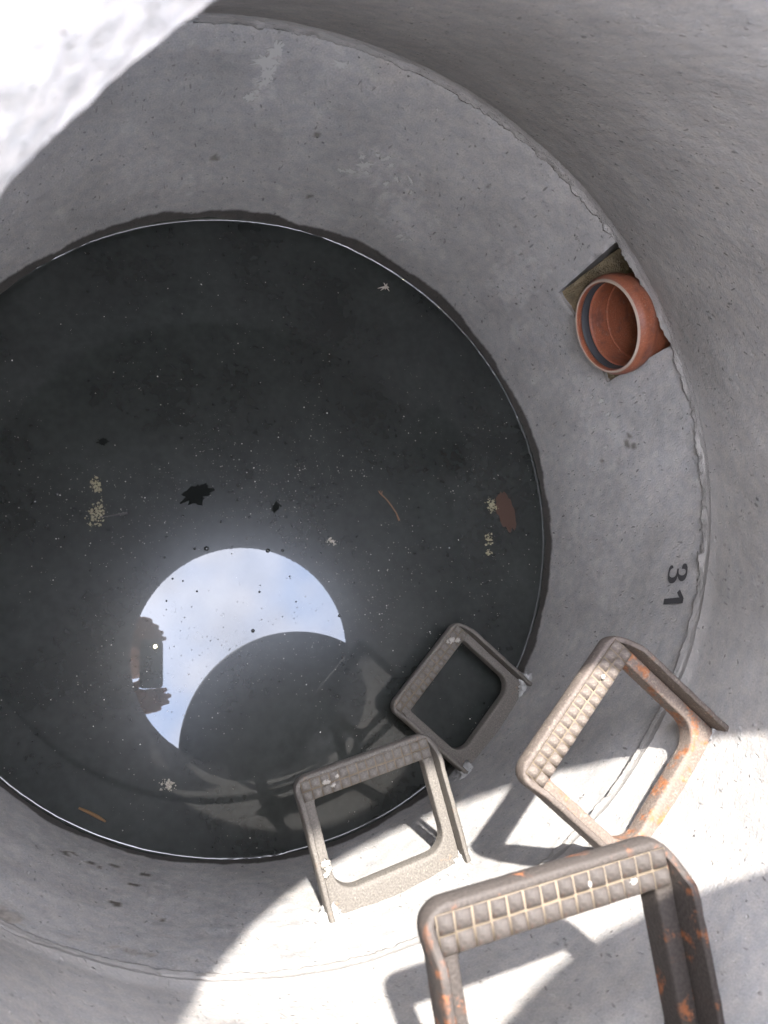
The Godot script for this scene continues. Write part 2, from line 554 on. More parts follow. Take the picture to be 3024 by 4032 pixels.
func recess(o: Node3D) -> void:
	var r0 := 0.500
	var r1 := 0.615
	for side in [RECESS_FROM, RECESS_TO]:
		var a := deg_to_rad(side)
		var p := PackedVector3Array()
		var uv := PackedVector2Array()
		var col := PackedColorArray()
		for j in 12:
			for i in 10:
				var y := RECESS_FLOOR + (JOINT - RECESS_FLOOR) * j / 11.0
				var r := r0 + (r1 - r0) * i / 9.0
				var off := 0.003 * n_fine.get_noise_3d(r * 30.0, y * 30.0, side) if i > 0 else 0.0
				p.append(Vector3(cos(a) * r - sin(a) * off, y, sin(a) * r + cos(a) * off))
				uv.append(Vector2(r * 1.3, y * 1.3))
				col.append(Color(0.8, 0.79, 0.77))
		put("recess_side", sheet(10, 12, p, uv, col, false, false, side == RECESS_TO), M.concrete, o)
	var fp := PackedVector3Array()
	var fuv := PackedVector2Array()
	var fcol := PackedColorArray()
	for j in 10:
		for i in 18:
			var a := deg_to_rad(RECESS_FROM + (RECESS_TO - RECESS_FROM) * i / 17.0)
			var r := r0 + (r1 - r0) * j / 9.0
			fp.append(Vector3(cos(a) * r, RECESS_FLOOR + 0.002 * n_fine.get_noise_2d(i, j) * (1.0 if j > 0 else 0.0), sin(a) * r))
			fuv.append(Vector2(r * 1.3, a * 0.6))
			fcol.append(Color(0.8, 0.79, 0.77))
	put("recess_floor", sheet(18, 10, fp, fuv, fcol, false, false, false), M.concrete, o)


# The stencilled number 31, flat letters bent on to the wall.
func digits(o: Node3D) -> void:
	for d in [["3", 12.55, "Droid Serif"], ["1", 16.05, "Droid Sans"]]:
		var font := SystemFont.new()
		font.font_names = PackedStringArray([d[2]])
		font.font_weight = 700
		var t := TextMesh.new()
		t.text = d[0]
		t.font = font
		t.font_size = 64
		t.pixel_size = 0.038 / 46.0
		t.depth = 0.0
		var arr := t.surface_get_arrays(0)
		var v: PackedVector3Array = arr[Mesh.ARRAY_VERTEX]
		var ix: PackedInt32Array = arr[Mesh.ARRAY_INDEX]
		var st := SurfaceTool.new()
		st.begin(Mesh.PRIMITIVE_TRIANGLES)
		var lo := Vector3(9, 9, 9)
		var hi := -lo
		for q in v:
			lo = lo.min(q)
			hi = hi.max(q)
		var k := 0.037 / (hi.y - lo.y)
		for q in ix:
			var s: Vector3 = (v[q] - (lo + hi) * 0.5) * k
			var a: float = deg_to_rad(d[1]) + s.x / SHAFT
			var r := SHAFT - 0.0026
			st.set_normal(-Vector3(cos(a), 0, sin(a)))
			st.add_vertex(Vector3(cos(a) * r, 0.357 + s.y, sin(a) * r))
		put("number_print", st.commit(), M.print, o)


func cone() -> void:
	var o := thing("concrete_cone", "upper slanting grey concrete cone with the bright round opening, above the pipe", "shaft cone")
	# inside: ragged foot, hollow above it, slanting wall, neck, top face
	var nu := 1081
	var rows := []
	for k in 5:
		rows.append([JOINT + 0.0004, 0.62 - (0.62 - 0.5) * k / 4.0, 0.0])       # foot's underside
	for k in range(0, 9):
		rows.append([JOINT + 0.0005 + 0.007 * k / 8.0, 0.4965, 1.0])
	for k in range(1, 11):
		rows.append([JOINT + 0.0076 + 0.0104 * k / 10.0, 0.4965 - 0.002 * k / 10.0 * k / 10.0, 0.6])
	for k in range(1, 60):
		rows.append([JOINT + 0.018 + (NECK - JOINT - 0.018) * k / 59.0, 0.0, 0.3])
	var bands := rows.size()
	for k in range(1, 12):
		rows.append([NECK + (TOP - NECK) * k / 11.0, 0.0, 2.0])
	for k in range(1, 9):
		rows.append([TOP + 0.0, HOLE_R + 0.016 * k + 0.0, 3.0])
	rows.append([TOP - 0.01, HOLE_R + 0.138, 3.0])
	rows.append([0.90, HOLE_R + 0.14, 3.0])
	rows.append([0.80, 0.0, 4.0])
	rows.append([JOINT + 0.0015, 0.0, 4.0])
	var p := PackedVector3Array()
	var uv := PackedVector2Array()
	var col := PackedColorArray()
	var run := 0.0
	for j in rows.size():
		var y0: float = rows[j][0]
		var rr: float = rows[j][1]
		var kind: float = rows[j][2]
		if j > 0:
			run += maxf(absf(y0 - float(rows[j - 1][0])), 0.012)
		for i in nu:
			var deg := -180.0 + 360.0 * i / (nu - 1)
			var a := deg_to_rad(deg)
			if i == nu - 1:
				a = deg_to_rad(-180.0)
			var dir := Vector3(cos(a), 0, sin(a))
			var t := clampf((y0 - JOINT - 0.02) / (NECK - JOINT - 0.02), 0.0, 1.0)
			var c := HOLE * t
			var r := rr
			var y := y0
			if kind == 0.3:
				r = lerpf(0.4945, HOLE_R, clampf((y0 - JOINT - 0.018) / (NECK - JOINT - 0.018), 0.0, 1.0))
			elif kind == 2.0:
				r = HOLE_R
			elif kind == 4.0:
				r = 0.62 if y0 < 0.6 else 0.56
				c = HOLE * (0.0 if y0 < 0.6 else 0.6)
			elif kind == 0.0:
				c = Vector2.ZERO
			elif kind == 1.0 or kind == 0.6:
				c = Vector2(-0.0016, -0.0042) + HOLE * t
			if kind == 3.0 or kind == 2.0:
				c = HOLE
			# ragged foot and rough neck
			if kind == 1.0:
				var low := 1.0 - clampf((y0 - JOINT) / 0.0075, 0.0, 1.0)
				var ragged := 1.0 - 0.85 * smoothstep(10.0, 35.0, deg) * (1.0 - smoothstep(130.0, 160.0, deg))
				r += low * ragged * (0.006 * n_fine.get_noise_2d(deg * 0.23, 3.0) + 0.0045 * maxf(0.0, n_fine.get_noise_2d(deg * 0.45, 9.0)) + 0.0013 * n_fine.get_noise_2d(deg * 2.7, 13.0)) - 0.0015 * low
				y += low * 0.003 * n_fine.get_noise_2d(deg * 1.2, 17.0)
				r += 0.0016 * n_fine.get_noise_3d(dir.x * 40.0, y0 * 60.0, dir.z * 40.0)
			elif kind == 0.6 or kind == 0.3:
				r += 0.0016 * n_big.get_noise_3d(dir.x * 4.0, y0 * 5.0, dir.z * 4.0) + 0.0008 * n_fine.get_noise_3d(dir.x * 26.0, y0 * 30.0, dir.z * 26.0)
			elif kind == 2.0:
				var f := float(j - bands + 1) / 11.0
				r += 0.0022 * n_fine.get_noise_3d(dir.x * 26.0, y0 * 90.0, dir.z * 26.0) * minf(1.0, f * 5.0) + 0.0005 * n_fine.get_noise_2d(deg * 0.6, 2.0)
				if f > 0.75:
					y += 0.006 * n_fine.get_noise_2d(deg * 1.4, 41.0) * (f - 0.75) * 4.0
					r += 0.004 * (f - 0.75) * 4.0 * (0.5 + n_fine.get_noise_2d(deg * 1.1, 51.0))
			elif kind == 3.0 and j > bands + 11:
				y += 0.003 * n_fine.get_noise_2d(dir.x * r * 60.0, dir.z * r * 60.0)
			p.append(Vector3(c.x + dir.x * r, y, c.y + dir.z * r))
			uv.append(Vector2((deg + 180.0) / 90.0 * 1.0 + 0.37, run / 0.785 + 0.2))
			var v := 0.86 + 0.12 * n_big.get_noise_3d(dir.x * 2.0, y0 * 4.0, dir.z * 2.0)
			var tint := Vector3(v * 1.0, v * 0.985, v * 0.965)
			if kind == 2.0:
				tint *= 0.4  # shade painted into the neck's colour, against the strong light there
			if kind == 1.0:
				tint *= 0.95
			if kind == 0.3:
				tint *= 1.0 + 0.07 * n_fine.get_noise_3d(dir.x * 1.5, y0 * 14.0 + dir.x * 3.0, dir.z * 1.5)
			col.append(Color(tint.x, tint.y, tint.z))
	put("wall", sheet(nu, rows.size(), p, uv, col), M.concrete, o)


func water() -> void:
	var prof := []
	for k in 26:
		prof.append(Vector2(0.494 * (0.002 + k) / 25.0 if k < 25 else 0.494, 0.0))
	for k in range(1, 9):
		var t := k / 8.0
		prof.append(Vector2(0.494 + 0.0072 * t, 0.0048 * pow(t, 2.4)))
	var n := 900
	var p := PackedVector3Array()
	for q in prof:
		for i in n:
			var a := TAU * i / n
			var edge: float = clampf((q.x - 0.494) / 0.007, 0.0, 1.0)
			var k := 0.8 + 1.1 * n_fine.get_noise_2d(i * 0.012, 3.0) + 0.35 * n_fine.get_noise_2d(i * 0.15, 8.0)
			p.append(Vector3(cos(a) * q.x, q.y * maxf(k, 0.05) * edge if edge > 0.0 else 0.0, sin(a) * q.x))
	var o := put("water", sheet(n, prof.size(), p, PackedVector2Array(), PackedColorArray(), true), M.water)
	tag(o, "", "", "", "structure")


func lid() -> void:
	var o := thing("manhole_lid", "round dark manhole lid pushed half off the opening, mirrored in the water", "manhole lid", Vector3(0.2485, TOP + 0.004, 0.4800))
	put("rim", lathe([Vector2(0.3, 0.0), Vector2(0.3190, 0.0), Vector2(0.3200, 0.002), Vector2(0.3200, 0.05), Vector2(0.3175, 0.052), Vector2(0.305, 0.052), Vector2(0.303, 0.048), Vector2(0.3, 0.048)], 120), M.lid_iron, o)
	put("concrete_infill", lathe([Vector2(0.0005, 0.003), Vector2(0.15, 0.003), Vector2(0.3005, 0.001), Vector2(0.3005, 0.046), Vector2(0.2, 0.048), Vector2(0.0005, 0.048)], 96, 0.0), M.mortar, o)


# ------------------------------------------------------------------ step irons

# Distance to a rectangle [x0, x1] x [z0, z1] with corner radii: front (large z) and back (small z).
func rect_sd(p: Vector2, lo: Vector2, hi: Vector2, front: float, back: float) -> float:
	var c := (lo + hi) * 0.5
	var h := (hi - lo) * 0.5
	var r := front if p.y > c.y else back
	var q := (p - c).abs() - h + Vector2(r, r)
	return minf(maxf(q.x, q.y), 0.0) + Vector2(maxf(q.x, 0.0), maxf(q.y, 0.0)).length() - r


func reach(from: Vector2, d: Vector2, lo: Vector2, hi: Vector2, front: float, back: float) -> Vector2:
	var a := 0.0
	var b := 0.3
	for k in 22:
		var m := (a + b) * 0.5
		if rect_sd(from + d * m, lo, hi, front, back) < 0.0:
			a = m
		else:
			b = m
	return from + d * a


# The cast frame of a step iron: x along the width, z out of the wall, y up; tread level is y = 0.
func step_frame(seed_at: float) -> ArrayMesh:
	var olo := Vector2(-0.0813, -0.045)
	var ohi := Vector2(0.0813, 0.1545)
	var ilo := Vector2(-0.0689, 0.0250)
	var ihi := Vector2(0.0689, 0.1322)
	var from := (ilo + ihi) * 0.5
	var n := 200
	var outer := []
	var inner := []
	var at := 0.0
	for k in n:
		var a := TAU * (k + 0.5) / n
		var d := Vector2(cos(a), sin(a))
		outer.append(reach(from, d, olo, ohi, 0.010, 0.002))
		inner.append(reach(from, d, ilo, ihi, 0.004, 0.024))
	# cross-section, from outer bottom over the top to the inner bottom: (share outer to inner, y, inset)
	var sec := [[0.0, -0.019, 0.0], [0.0, -0.0012, 0.0], [0.03, 0.0, 0.0], [0.35, 0.0, 0.0], [0.7, 0.0, 0.0], [0.9, -0.0005, 0.0], [0.97, -0.0016, 0.0], [1.0, -0.004, 0.0], [1.0, -0.0185, 0.0], [0.97, -0.0198, 0.0], [0.03, -0.0198, 0.0]]
	var p := PackedVector3Array()
	for s in sec:
		for k in n:
			var q: Vector2 = outer[k].lerp(inner[k], s[0])
			var r := 0.0004 * n_fine.get_noise_3d(q.x * 260.0 + seed_at, float(s[1]) * 260.0, q.y * 260.0)
			p.append(Vector3(q.x + r, float(s[1]) + r, q.y + r))
	return sheet(n, sec.size(), p, PackedVector2Array(), PackedColorArray(), true, true, true)


# The upstanding edge that runs round both sides and the front: higher on the sides, below the tread in front.
func step_edge(seed_at: float) -> ArrayMesh:
	var path := []          # (x, z, nx, nz)
	var a := 0.0850
	var front := 0.1572
	var r := 0.014
	for k in 22:
		path.append([-a, -0.045 + (front - r + 0.045) * k / 22.0, -1.0, 0.0])
	for k in 11:
		var t := PI * 0.5 * k / 10.0
		path.append([-a + r - r * cos(t), front - r + r * sin(t), -cos(t), sin(t)])
	for k in range(1, 26):
		path.append([-a + r + (2.0 * a - 2.0 * r) * k / 26.0, front, 0.0, 1.0])
	for k in 11:
		var t := PI * 0.5 * k / 10.0
		path.append([a - r + r * sin(t), front - r + r * cos(t), sin(t), cos(t)])
	for k in range(1, 23):
		path.append([a, front - r - (front - r + 0.045) * k / 22.0, 1.0, 0.0])
	var p := PackedVector3Array()
	var n := 10
	var rows := path.size()
	var half := 0.0030
	for k in rows:
		var q: Array = path[k]
		var side: float = smoothstep(0.0, 1.0, clampf((0.1455 - float(q[1])) / 0.02 + 0.35, 0.0, 1.0))
		var top := lerpf(-0.0008, 0.0185, side)
		var bottom := lerpf(-0.0180, -0.0080, side)
		var b := 0.0011
		# a plate with bevelled edges; the outer face is a little full
		for c in [[-half, bottom + b], [-half, top - b], [-half + b, top], [half - b * 1.6, top], [half, top - b * 1.6], [half + 0.0008, lerpf(bottom, top, 0.5)], [half, bottom + b * 1.6], [half - b * 1.6, bottom], [-half + b, bottom], [-half, bottom + b * 0.99]]:
			var y: float = c[1]
			var w: float = c[0]
			if k == 0 or k == rows - 1:
				w *= 0.2
			var jit := 0.0006 * n_fine.get_noise_3d(float(q[0]) * 160.0 + seed_at, y * 160.0, float(q[1]) * 160.0)
			p.append(Vector3(float(q[0]) + float(q[2]) * (w + jit), y + jit, float(q[1]) + float(q[3]) * (w + jit)))
	return sheet(n, rows, p, PackedVector2Array(), PackedColorArray(), true, false, true)


func stud_mesh(w: float, d: float, h: float) -> ArrayMesh:
	var st := SurfaceTool.new()
	st.begin(Mesh.PRIMITIVE_TRIANGLES)
	var lo := []
	var mid := []
	var hi := []
	for c in [[-1, -1], [1, -1], [1, 1], [-1, 1]]:
		lo.append(Vector3(c[0] * w * 0.5, -0.0005, c[1] * d * 0.5))
		mid.append(Vector3(c[0] * w * 0.40, h * 0.5, c[1] * d * 0.40))
		hi.append(Vector3(c[0] * w * 0.17, h, c[1] * d * 0.17))
	for k in 4:
		var m := (k + 1) % 4
		quad(st, lo[k], mid[k], mid[m], lo[m])
		quad(st, mid[k], hi[k], hi[m], mid[m])
	quad(st, hi[0], hi[3], hi[2], hi[1])
	st.generate_normals()
	return st.commit()


func step_iron(label: String, azimuth: float, y: float, turn: float, wall_r: float, m: Material, seed_at: float) -> Node3D:
	var a := deg_to_rad(azimuth)
	var t := thing("step_iron", label, "step iron", Vector3(cos(a) * wall_r, y, sin(a) * wall_r), "step irons climbing the shaft wall")
	# local z points out of the wall, towards the axis
	var w := deg_to_rad(turn)
	var out := Vector3(-cos(w), 0, -sin(w))
	t.basis = Basis(Vector3.UP.cross(out), Vector3.UP, out)
	put("frame", step_frame(seed_at), M.iron_plate if m == M.iron_rust else m, t)
	put("edge", step_edge(seed_at + 3.0), m, t)
	var st := SurfaceTool.new()
	st.begin(Mesh.PRIMITIVE_TRIANGLES)
	box_mesh(st, Vector3(-0.0800, -0.0005, 0.1326), Vector3(0.0800, 0.0006, 0.1553))
	st.generate_normals()
	put("tread", st.commit(), M.groove, t)
	return t


func step_irons() -> void:
	var stud := stud_mesh(0.0107, 0.0110, 0.0046)
	var data := [
		["dark wet step iron lowest of the four, just above the water", 40.9, 0.052, 40.3, 0.5, M.iron_grey, 1.0],
		["grey step iron with white cement specks, second from below beside the sunlit patch", 73.1, 0.267, 73.9, 0.5, M.iron_grey, 20.0],
		["pale rusty step iron half in sun, right of the others near the number 31", 44.1, 0.494, 40.5, 0.506, M.iron_rust, 40.0],
		["large dark brown step iron nearest the camera with orange rust spots", 75.3, 0.702, 80.75, 0.5075, M.iron_dark, 60.0],
	]
	for d in data:
		var t := step_iron(d[0], d[1], d[2], d[3], d[4], d[5], d[6])
		for row in 2:
			for k in 14:
				var s := put("stud", stud, d[5], t, Vector3(-0.0742 + 0.1484 * k / 13.0, 0.0006, 0.1380 + 0.0118 * row))
				s.rotation.y = rng.randf_range(-0.04, 0.04)
				s.scale = Vector3(rng.randf_range(0.93, 1.02), rng.randf_range(0.75, 1.1), rng.randf_range(0.93, 1.02))


# ------------------------------------------------------------------ pipe

func pipe() -> void:
	var a := deg_to_rad(-27.7)
	var yaw := deg_to_rad(-21.4)
	var tilt := deg_to_rad(0.5)
	var out := -Vector3(cos(yaw) * cos(tilt), -sin(tilt), sin(yaw) * cos(tilt))
	var mouth := Vector3(cos(a) * SHAFT, 0.340, sin(a) * SHAFT) + out * 0.032
	var o := thing("drain_pipe", "short orange red plastic drain pipe with a socket poking out of the wall", "pipe", mouth)
	# local y runs out of the wall; the mouth is at y = 0
	var x := Vector3.UP.cross(out).normalized()
	o.basis = Basis(x, out, x.cross(out))
	put("socket", lathe([Vector2(0.0560, -0.062), Vector2(0.0560, -0.03), Vector2(0.0562, -0.0245), Vector2(0.0575, -0.0225), Vector2(0.0605, -0.0215), Vector2(0.0625, -0.0195), Vector2(0.0627, -0.010), Vector2(0.0612, -0.0085), Vector2(0.0585, -0.0078), Vector2(0.0577, -0.006), Vector2(0.0578, -0.0015), Vector2(0.0586, -0.0003), Vector2(0.0602, 0.0), Vector2(0.0615, -0.0006), Vector2(0.0625, -0.002), Vector2(0.0640, -0.0045), Vector2(0.0662, -0.0075), Vector2(0.0670, -0.0115), Vector2(0.0669, -0.020), Vector2(0.0655, -0.025), Vector2(0.0628, -0.029), Vector2(0.0612, -0.034), Vector2(0.0605, -0.04), Vector2(0.0605, -0.085)], 96), M.pvc, o)
	put("gasket", lathe([Vector2(0.0626, -0.0215), Vector2(0.0585, -0.0212), Vector2(0.0568, -0.0195), Vector2(0.0578, -0.017), Vector2(0.0582, -0.0135), Vector2(0.0600, -0.0095), Vector2(0.0626, -0.0092)], 96), M.rubber, o)
	put("inner_pipe", lathe([Vector2(0.0005, -0.13), Vector2(0.054, -0.13), Vector2(0.0540, -0.052), Vector2(0.0548, -0.0505), Vector2(0.0562, -0.0505)], 96), M.pvc, o)
	put("worn_lip", lathe([Vector2(0.0588, 0.0002), Vector2(0.0597, 0.0009), Vector2(0.0608, 0.0009), Vector2(0.0617, 0.0002), Vector2(0.0626, -0.0013)], 96), M.dust, o)
	# clay packed round the pipe in the recess
	var st := PackedVector3Array()
	var nu := 40
	var nv := 12
	for j in nv:
		for i in nu:
			var deg := RECESS_FROM + 0.2 + (RECESS_TO - RECESS_FROM - 0.4) * i / (nu - 1)
			var b := deg_to_rad(deg)
			var f := float(j) / (nv - 1)
			var r := lerpf(0.503, 0.612, f)
			var left := 1.0 - smoothstep(RECESS_FROM + 1.0, RECESS_FROM + 7.0, deg)
			var y := RECESS_FLOOR + 0.003 + f * 0.07 + 0.022 * n_fine.get_noise_2d(i * 0.22, j * 0.4) + 0.006 * n_fine.get_noise_2d(i * 0.9, j * 1.3) + 0.012 * left + 0.06 * smoothstep(RECESS_TO - 5.0, RECESS_TO, deg) * smoothstep(0.1, 0.4, f)
			if j == 0:
				y = RECESS_FLOOR - 0.004
			var at := Vector3(cos(b) * r, minf(y, JOINT - 0.002), sin(b) * r)
			var along := (at - mouth).dot(out)
			var side := (at - mouth - out * along).dot(x)
			var low := (mouth + out * along).y - sqrt(maxf(0.0, 0.0645 * 0.0645 - side * side)) - 0.002
			if absf(side) < 0.064:
				at.y = minf(at.y, low)
			st.append(at)
	var c := put("clay_packing", sheet(nu, nv, st, PackedVector2Array(), PackedColorArray()), M.clay)
	tag(c, "sandy brown clay packed round the orange pipe in its square notch", "clay")


# ------------------------------------------------------------------ things on the water

func joined_mesh(parts: Array) -> ArrayMesh:            # [[mesh, transform], ...] as one mesh
	var st := SurfaceTool.new()
	st.begin(Mesh.PRIMITIVE_TRIANGLES)
	for q in parts:
		st.append_from(q[0], 0, q[1])
	return st.commit()


func at_point(p: Vector3, k := 1.0, turn := 0.0) -> Transform3D:
	return Transform3D(Basis(Vector3.UP, turn).scaled(Vector3(k, k, k)), p)


func foam(size: float, count: int, long: float, turn: float, r: RandomNumberGenerator) -> ArrayMesh:
	var parts := []
	for k in count * 2:
		var d := Vector2(r.randfn(0.0, 0.42) * long, r.randfn(0.0, 0.42)).rotated(turn) * size
		var s := 0.0004 + 0.0017 * pow(r.randf(), 2.2)
		parts.append([lump(Vector3(s * r.randf_range(0.8, 1.5), s * 0.6, s * 0.9), 0.6, r.randf() * 40.0, 9, 6), at_point(Vector3(d.x, s * 0.25, d.y), 1.0, r.randf() * TAU)])
	return joined_mesh(parts)


# A thin floating scrap with an uneven outline, a little curled.
func scrap(length: float, width: float, seed_at: float, curl: float, ragged := 0.5) -> ArrayMesh:
	var p := PackedVector3Array()
	var nu := 48
	var rows := [[0.0, 0.0], [0.45, 0.0], [0.8, 0.0], [0.97, 0.0], [1.0, -0.5], [0.97, -1.0], [0.45, -1.0], [0.0, -1.0]]
	for q in rows:
		for i in nu:
			var a := TAU * i / nu
			var k := (1.0 + ragged * n_fine.get_noise_2d(cos(a) * 1.5 + seed_at, sin(a) * 1.5)) * (1.0 + ragged * 0.5 * n_fine.get_noise_2d(cos(a) * 5.0 + seed_at, sin(a) * 5.0))
			var x: float = cos(a) * length * 0.5 * k * float(q[0])
			var z: float = sin(a) * width * 0.5 * k * float(q[0])
			p.append(Vector3(x, curl * (x * x + z * z) / (length * length) + 0.0006 + 0.0006 * float(q[1]), z))
	return sheet(nu, rows.size(), p, PackedVector2Array(), PackedColorArray(), true, false, true)


func floating() -> void:
	var r := RandomNumberGenerator.new()
	r.seed = 99
	var twig_m := standard(lin(0.12, 0.065, 0.035), 0.85)
	var dark_m := standard(lin(0.05, 0.045, 0.045), 0.7)
	var leaf_m := standard(lin(0.052, 0.031, 0.023), 0.8, 0.3)
	var foam_m := standard(lin(0.24, 0.215, 0.14), 0.9)
	var pale_m := standard(lin(0.34, 0.31, 0.26), 0.9)
	var black_m := standard(lin(0.008, 0.009, 0.008), 0.85, 0.15)

	# the brown twig with a frayed head
	var tw := thing("twig", "thin reddish brown twig with a frayed head, mid water", "twig", Vector3(0.2167, 0.0012, -0.0262))
	var a := Vector3(-0.016, 0.0, -0.0217)
	var b := Vector3(0.0159, 0.0, 0.0217)
	var mid := (a + b) * 0.5 + Vector3(0.003, 0.0, -0.002)
	put("stem", tube(PackedVector3Array([a, a.lerp(mid, 0.5) + Vector3(0.001, 0, -0.0005), mid, mid.lerp(b, 0.5) + Vector3(0.0012, 0, -0.001), b]), PackedFloat32Array([0.0014, 0.0012, 0.0012, 0.0012, 0.0018])), twig_m, tw)
	var hairs := []
	for k in 7:
		var t := a + Vector3(r.randf_range(-0.006, 0.003), r.randf_range(0.0, 0.002), r.randf_range(-0.008, -0.001))
		hairs.append([tube(PackedVector3Array([a + (b - a) * r.randf_range(0.0, 0.1), t]), PackedFloat32Array([0.0007, 0.0003]), 5), Transform3D()])
	put("frayed_head", joined_mesh(hairs), twig_m, tw)

	var dt := put("twig", tube(PackedVector3Array([Vector3(-0.019, 0, 0.0044), Vector3(0.0, 0.0004, 0.0002), Vector3(0.019, 0, -0.0044)]), PackedFloat32Array([0.0005, 0.0011, 0.0018])), dark_m, null, Vector3(-0.2102, 0.001, 0.0087))
	tag(dt, "straight dark grey twig beside the left foam clump", "twig")
	var og := put("twig", tube(PackedVector3Array([Vector3(-0.018, 0, -0.0101), Vector3(-0.006, 0.0004, -0.0045), Vector3(0.007, 0, 0.0030), Vector3(0.018, 0, 0.0101)]), PackedFloat32Array([0.0014, 0.0022, 0.0024, 0.0012])), standard(lin(0.13, 0.072, 0.03), 0.85), null, Vector3(-0.2119, 0.0008, 0.4263))
	tag(og, "orange brown twig near the lower left edge of the water", "twig")

	# the pale star-shaped scrap
	var arms := []
	for q in [[200.0, 0.016], [222.0, 0.013], [310.0, 0.010], [255.0, 0.006], [355.0, 0.006], [120.0, 0.008], [70.0, 0.007]]:
		var an: float = deg_to_rad(q[0])
		var tip := Vector3(cos(an), 0.06, -sin(an)) * float(q[1])
		arms.append([tube(PackedVector3Array([Vector3(0.0, 0.0006, 0.0), tip * 0.55 + Vector3(0, 0.001, 0), tip]), PackedFloat32Array([0.0016, 0.0012, 0.0003]), 6), Transform3D()])
	arms.append([lump(Vector3(0.0026, 0.0016, 0.0024), 0.4, 4.0), Transform3D()])
	var fluff := put("seed_fluff", joined_mesh(arms), pale_m, null, Vector3(0.2096, 0.0008, -0.4164))
	tag(fluff, "pale star shaped seed fluff afloat at the far edge of the water", "seed fluff")

	# the brown leaf under foam, and dark scraps
	var lf := put("leaf", scrap(0.070, 0.034, 3.0, 0.001, 0.22), leaf_m, null, Vector3(0.4270, 0.0002, -0.0300))
	lf.rotation.y = deg_to_rad(-72.0)
	tag(lf, "flat brown leaf just under the surface, by the right edge", "leaf")
	for q in [[-0.0915, -0.030, 0.044, 0.028, 9.0, 25.0, "black torn leaf scrap above the sky reflection"], [0.0281, -0.0167, 0.017, 0.012, 14.0, 60.0, "small black scrap right of the larger torn leaf scrap"], [-0.232, -0.102, 0.014, 0.012, 19.0, 10.0, "tiny black scrap far left, above the foam"]]:
		var sc := put("leaf_scrap", scrap(q[2], q[3], q[4], 0.0, 0.65), black_m, null, Vector3(q[0], 0.0001, q[1]))
		sc.rotation.y = deg_to_rad(q[5])
		tag(sc, q[6], "leaf scrap")

	var clumps := [
		[-0.2367, -0.034, 0.010, 34, 1.3, 1.4, "yellowish foam clump, upper of the two on the left"],
		[-0.2335, 0.008, 0.013, 70, 1.7, 1.9, "larger yellowish foam clump touching the dark twig on the left"],
		[0.4015, -0.041, 0.011, 46, 1.2, 0.9, "pale foam clump lying on the brown leaf"],
		[0.3929, 0.0197, 0.008, 24, 1.5, 1.5, "small foam clump below the brown leaf"],
		[0.3920, 0.0420, 0.006, 14, 1.2, 1.7, "smallest foam clump, lowest of the three by the leaf"],
		[-0.1140, 0.392, 0.010, 30, 1.3, 0.5, "white crumbly foam clump low down, left of the second step iron"],
		[0.1182, 0.0348, 0.006, 15, 1.4, 0.2, "white foam speck clump right of the sky reflection's top"],
	]
	for q in clumps:
		var o := put("foam_clump", foam(q[2], q[3], q[4], q[5], r), foam_m if float(q[0]) < -0.2 or float(q[0]) > 0.3 else pale_m, null, Vector3(q[0], 0.0004, q[1]))
		tag(o, q[6], "foam")

	# bubbles: low clear domes
	var dome := lathe([Vector2(1.0, 0.0), Vector2(0.98, 0.2), Vector2(0.9, 0.42), Vector2(0.75, 0.6), Vector2(0.5, 0.74), Vector2(0.25, 0.8), Vector2(0.0005, 0.82)], 20)
	var film := standard(lin(0.02, 0.022, 0.021), 0.03, 0.7)
	var spots := [-0.075, 0.053, 6.2, 0.018, 0.053, 5.3, 0.041, 0.052, 3.8, -0.289, -0.018, 4.6, -0.318, -0.006, 5.3, -0.038, -0.057, 2.3, 0.006, -0.034, 2.3, -0.055, 0.011, 3.0, -0.112, 0.005, 3.0, -0.134, 0.038, 3.0, -0.135, 0.069, 2.3, -0.207, 0.117, 3.0, -0.237, 0.091, 2.3, -0.179, 0.148, 2.3, -0.092, 0.054, 3.0, -0.129, 0.133, 2.4, -0.086, 0.118, 2.6, 0.007, 0.117, 3.0, 0.133, 0.152, 3.8, -0.001, 0.176, 4.6, 0.321, 0.037, 4.6, 0.346, 0.034, 3.0, 0.157, 0.100, 2.3, 0.110, -0.029, 2.3, 0.121, -0.014, 2.3, 0.160, -0.005, 2.3, 0.025, 0.006, 3.0, -0.012, 0.002, 3.0, 0.064, 0.131, 2.3, 0.053, 0.092, 2.3, -0.037, -0.170, 2.3, 0.007, -0.178, 2.3, -0.041, -0.389, 2.3, 0.154, -0.311, 2.3, -0.122, 0.100, 2.6, -0.107, 0.103, 2.3, 0.247, 0.075, 2.3, 0.267, 0.098, 2.3]
	var first: MeshInstance3D
	for k in spots.size() / 3:
		var o: MeshInstance3D
		if k == 0:
			o = put("bubble", dome, film)
			first = o
		else:
			o = first.duplicate()
			o.name = "bubble_%03d" % k
			add_child(o, true)
		var s: float = spots[k * 3 + 2] * 0.001 * 0.62
		o.position = Vector3(spots[k * 3], 0.0001, spots[k * 3 + 1])
		o.scale = Vector3(s, s, s)
		var which := "tiny clear bubble standing on the dark water"
		if k < 5:
			which = ["largest bubble, on the upper rim of the sky reflection", "dark bubble right of the largest one on the sky reflection's upper rim", "small bubble just right of two larger ones above the sky reflection", "bubble above the left foam clumps, right one of a far left pair", "bubble above the left foam clumps, left one of a far left pair"][k]
		elif k == 19:
			which = "bubble touching the edge of the dark lid in the sky reflection"
		elif k == 18:
			which = "bubble at the right rim of the sky reflection"
		tag(o, which, "bubble", "bubbles on the water")

	# dust, too fine to count
	var mm := MultiMesh.new()
	mm.transform_format = MultiMesh.TRANSFORM_3D
	mm.use_colors = true
	mm.mesh = lump(Vector3(1.0, 0.35, 0.8), 0.45, 3.0, 7, 5)
	var n := 4200
	mm.instance_count = n
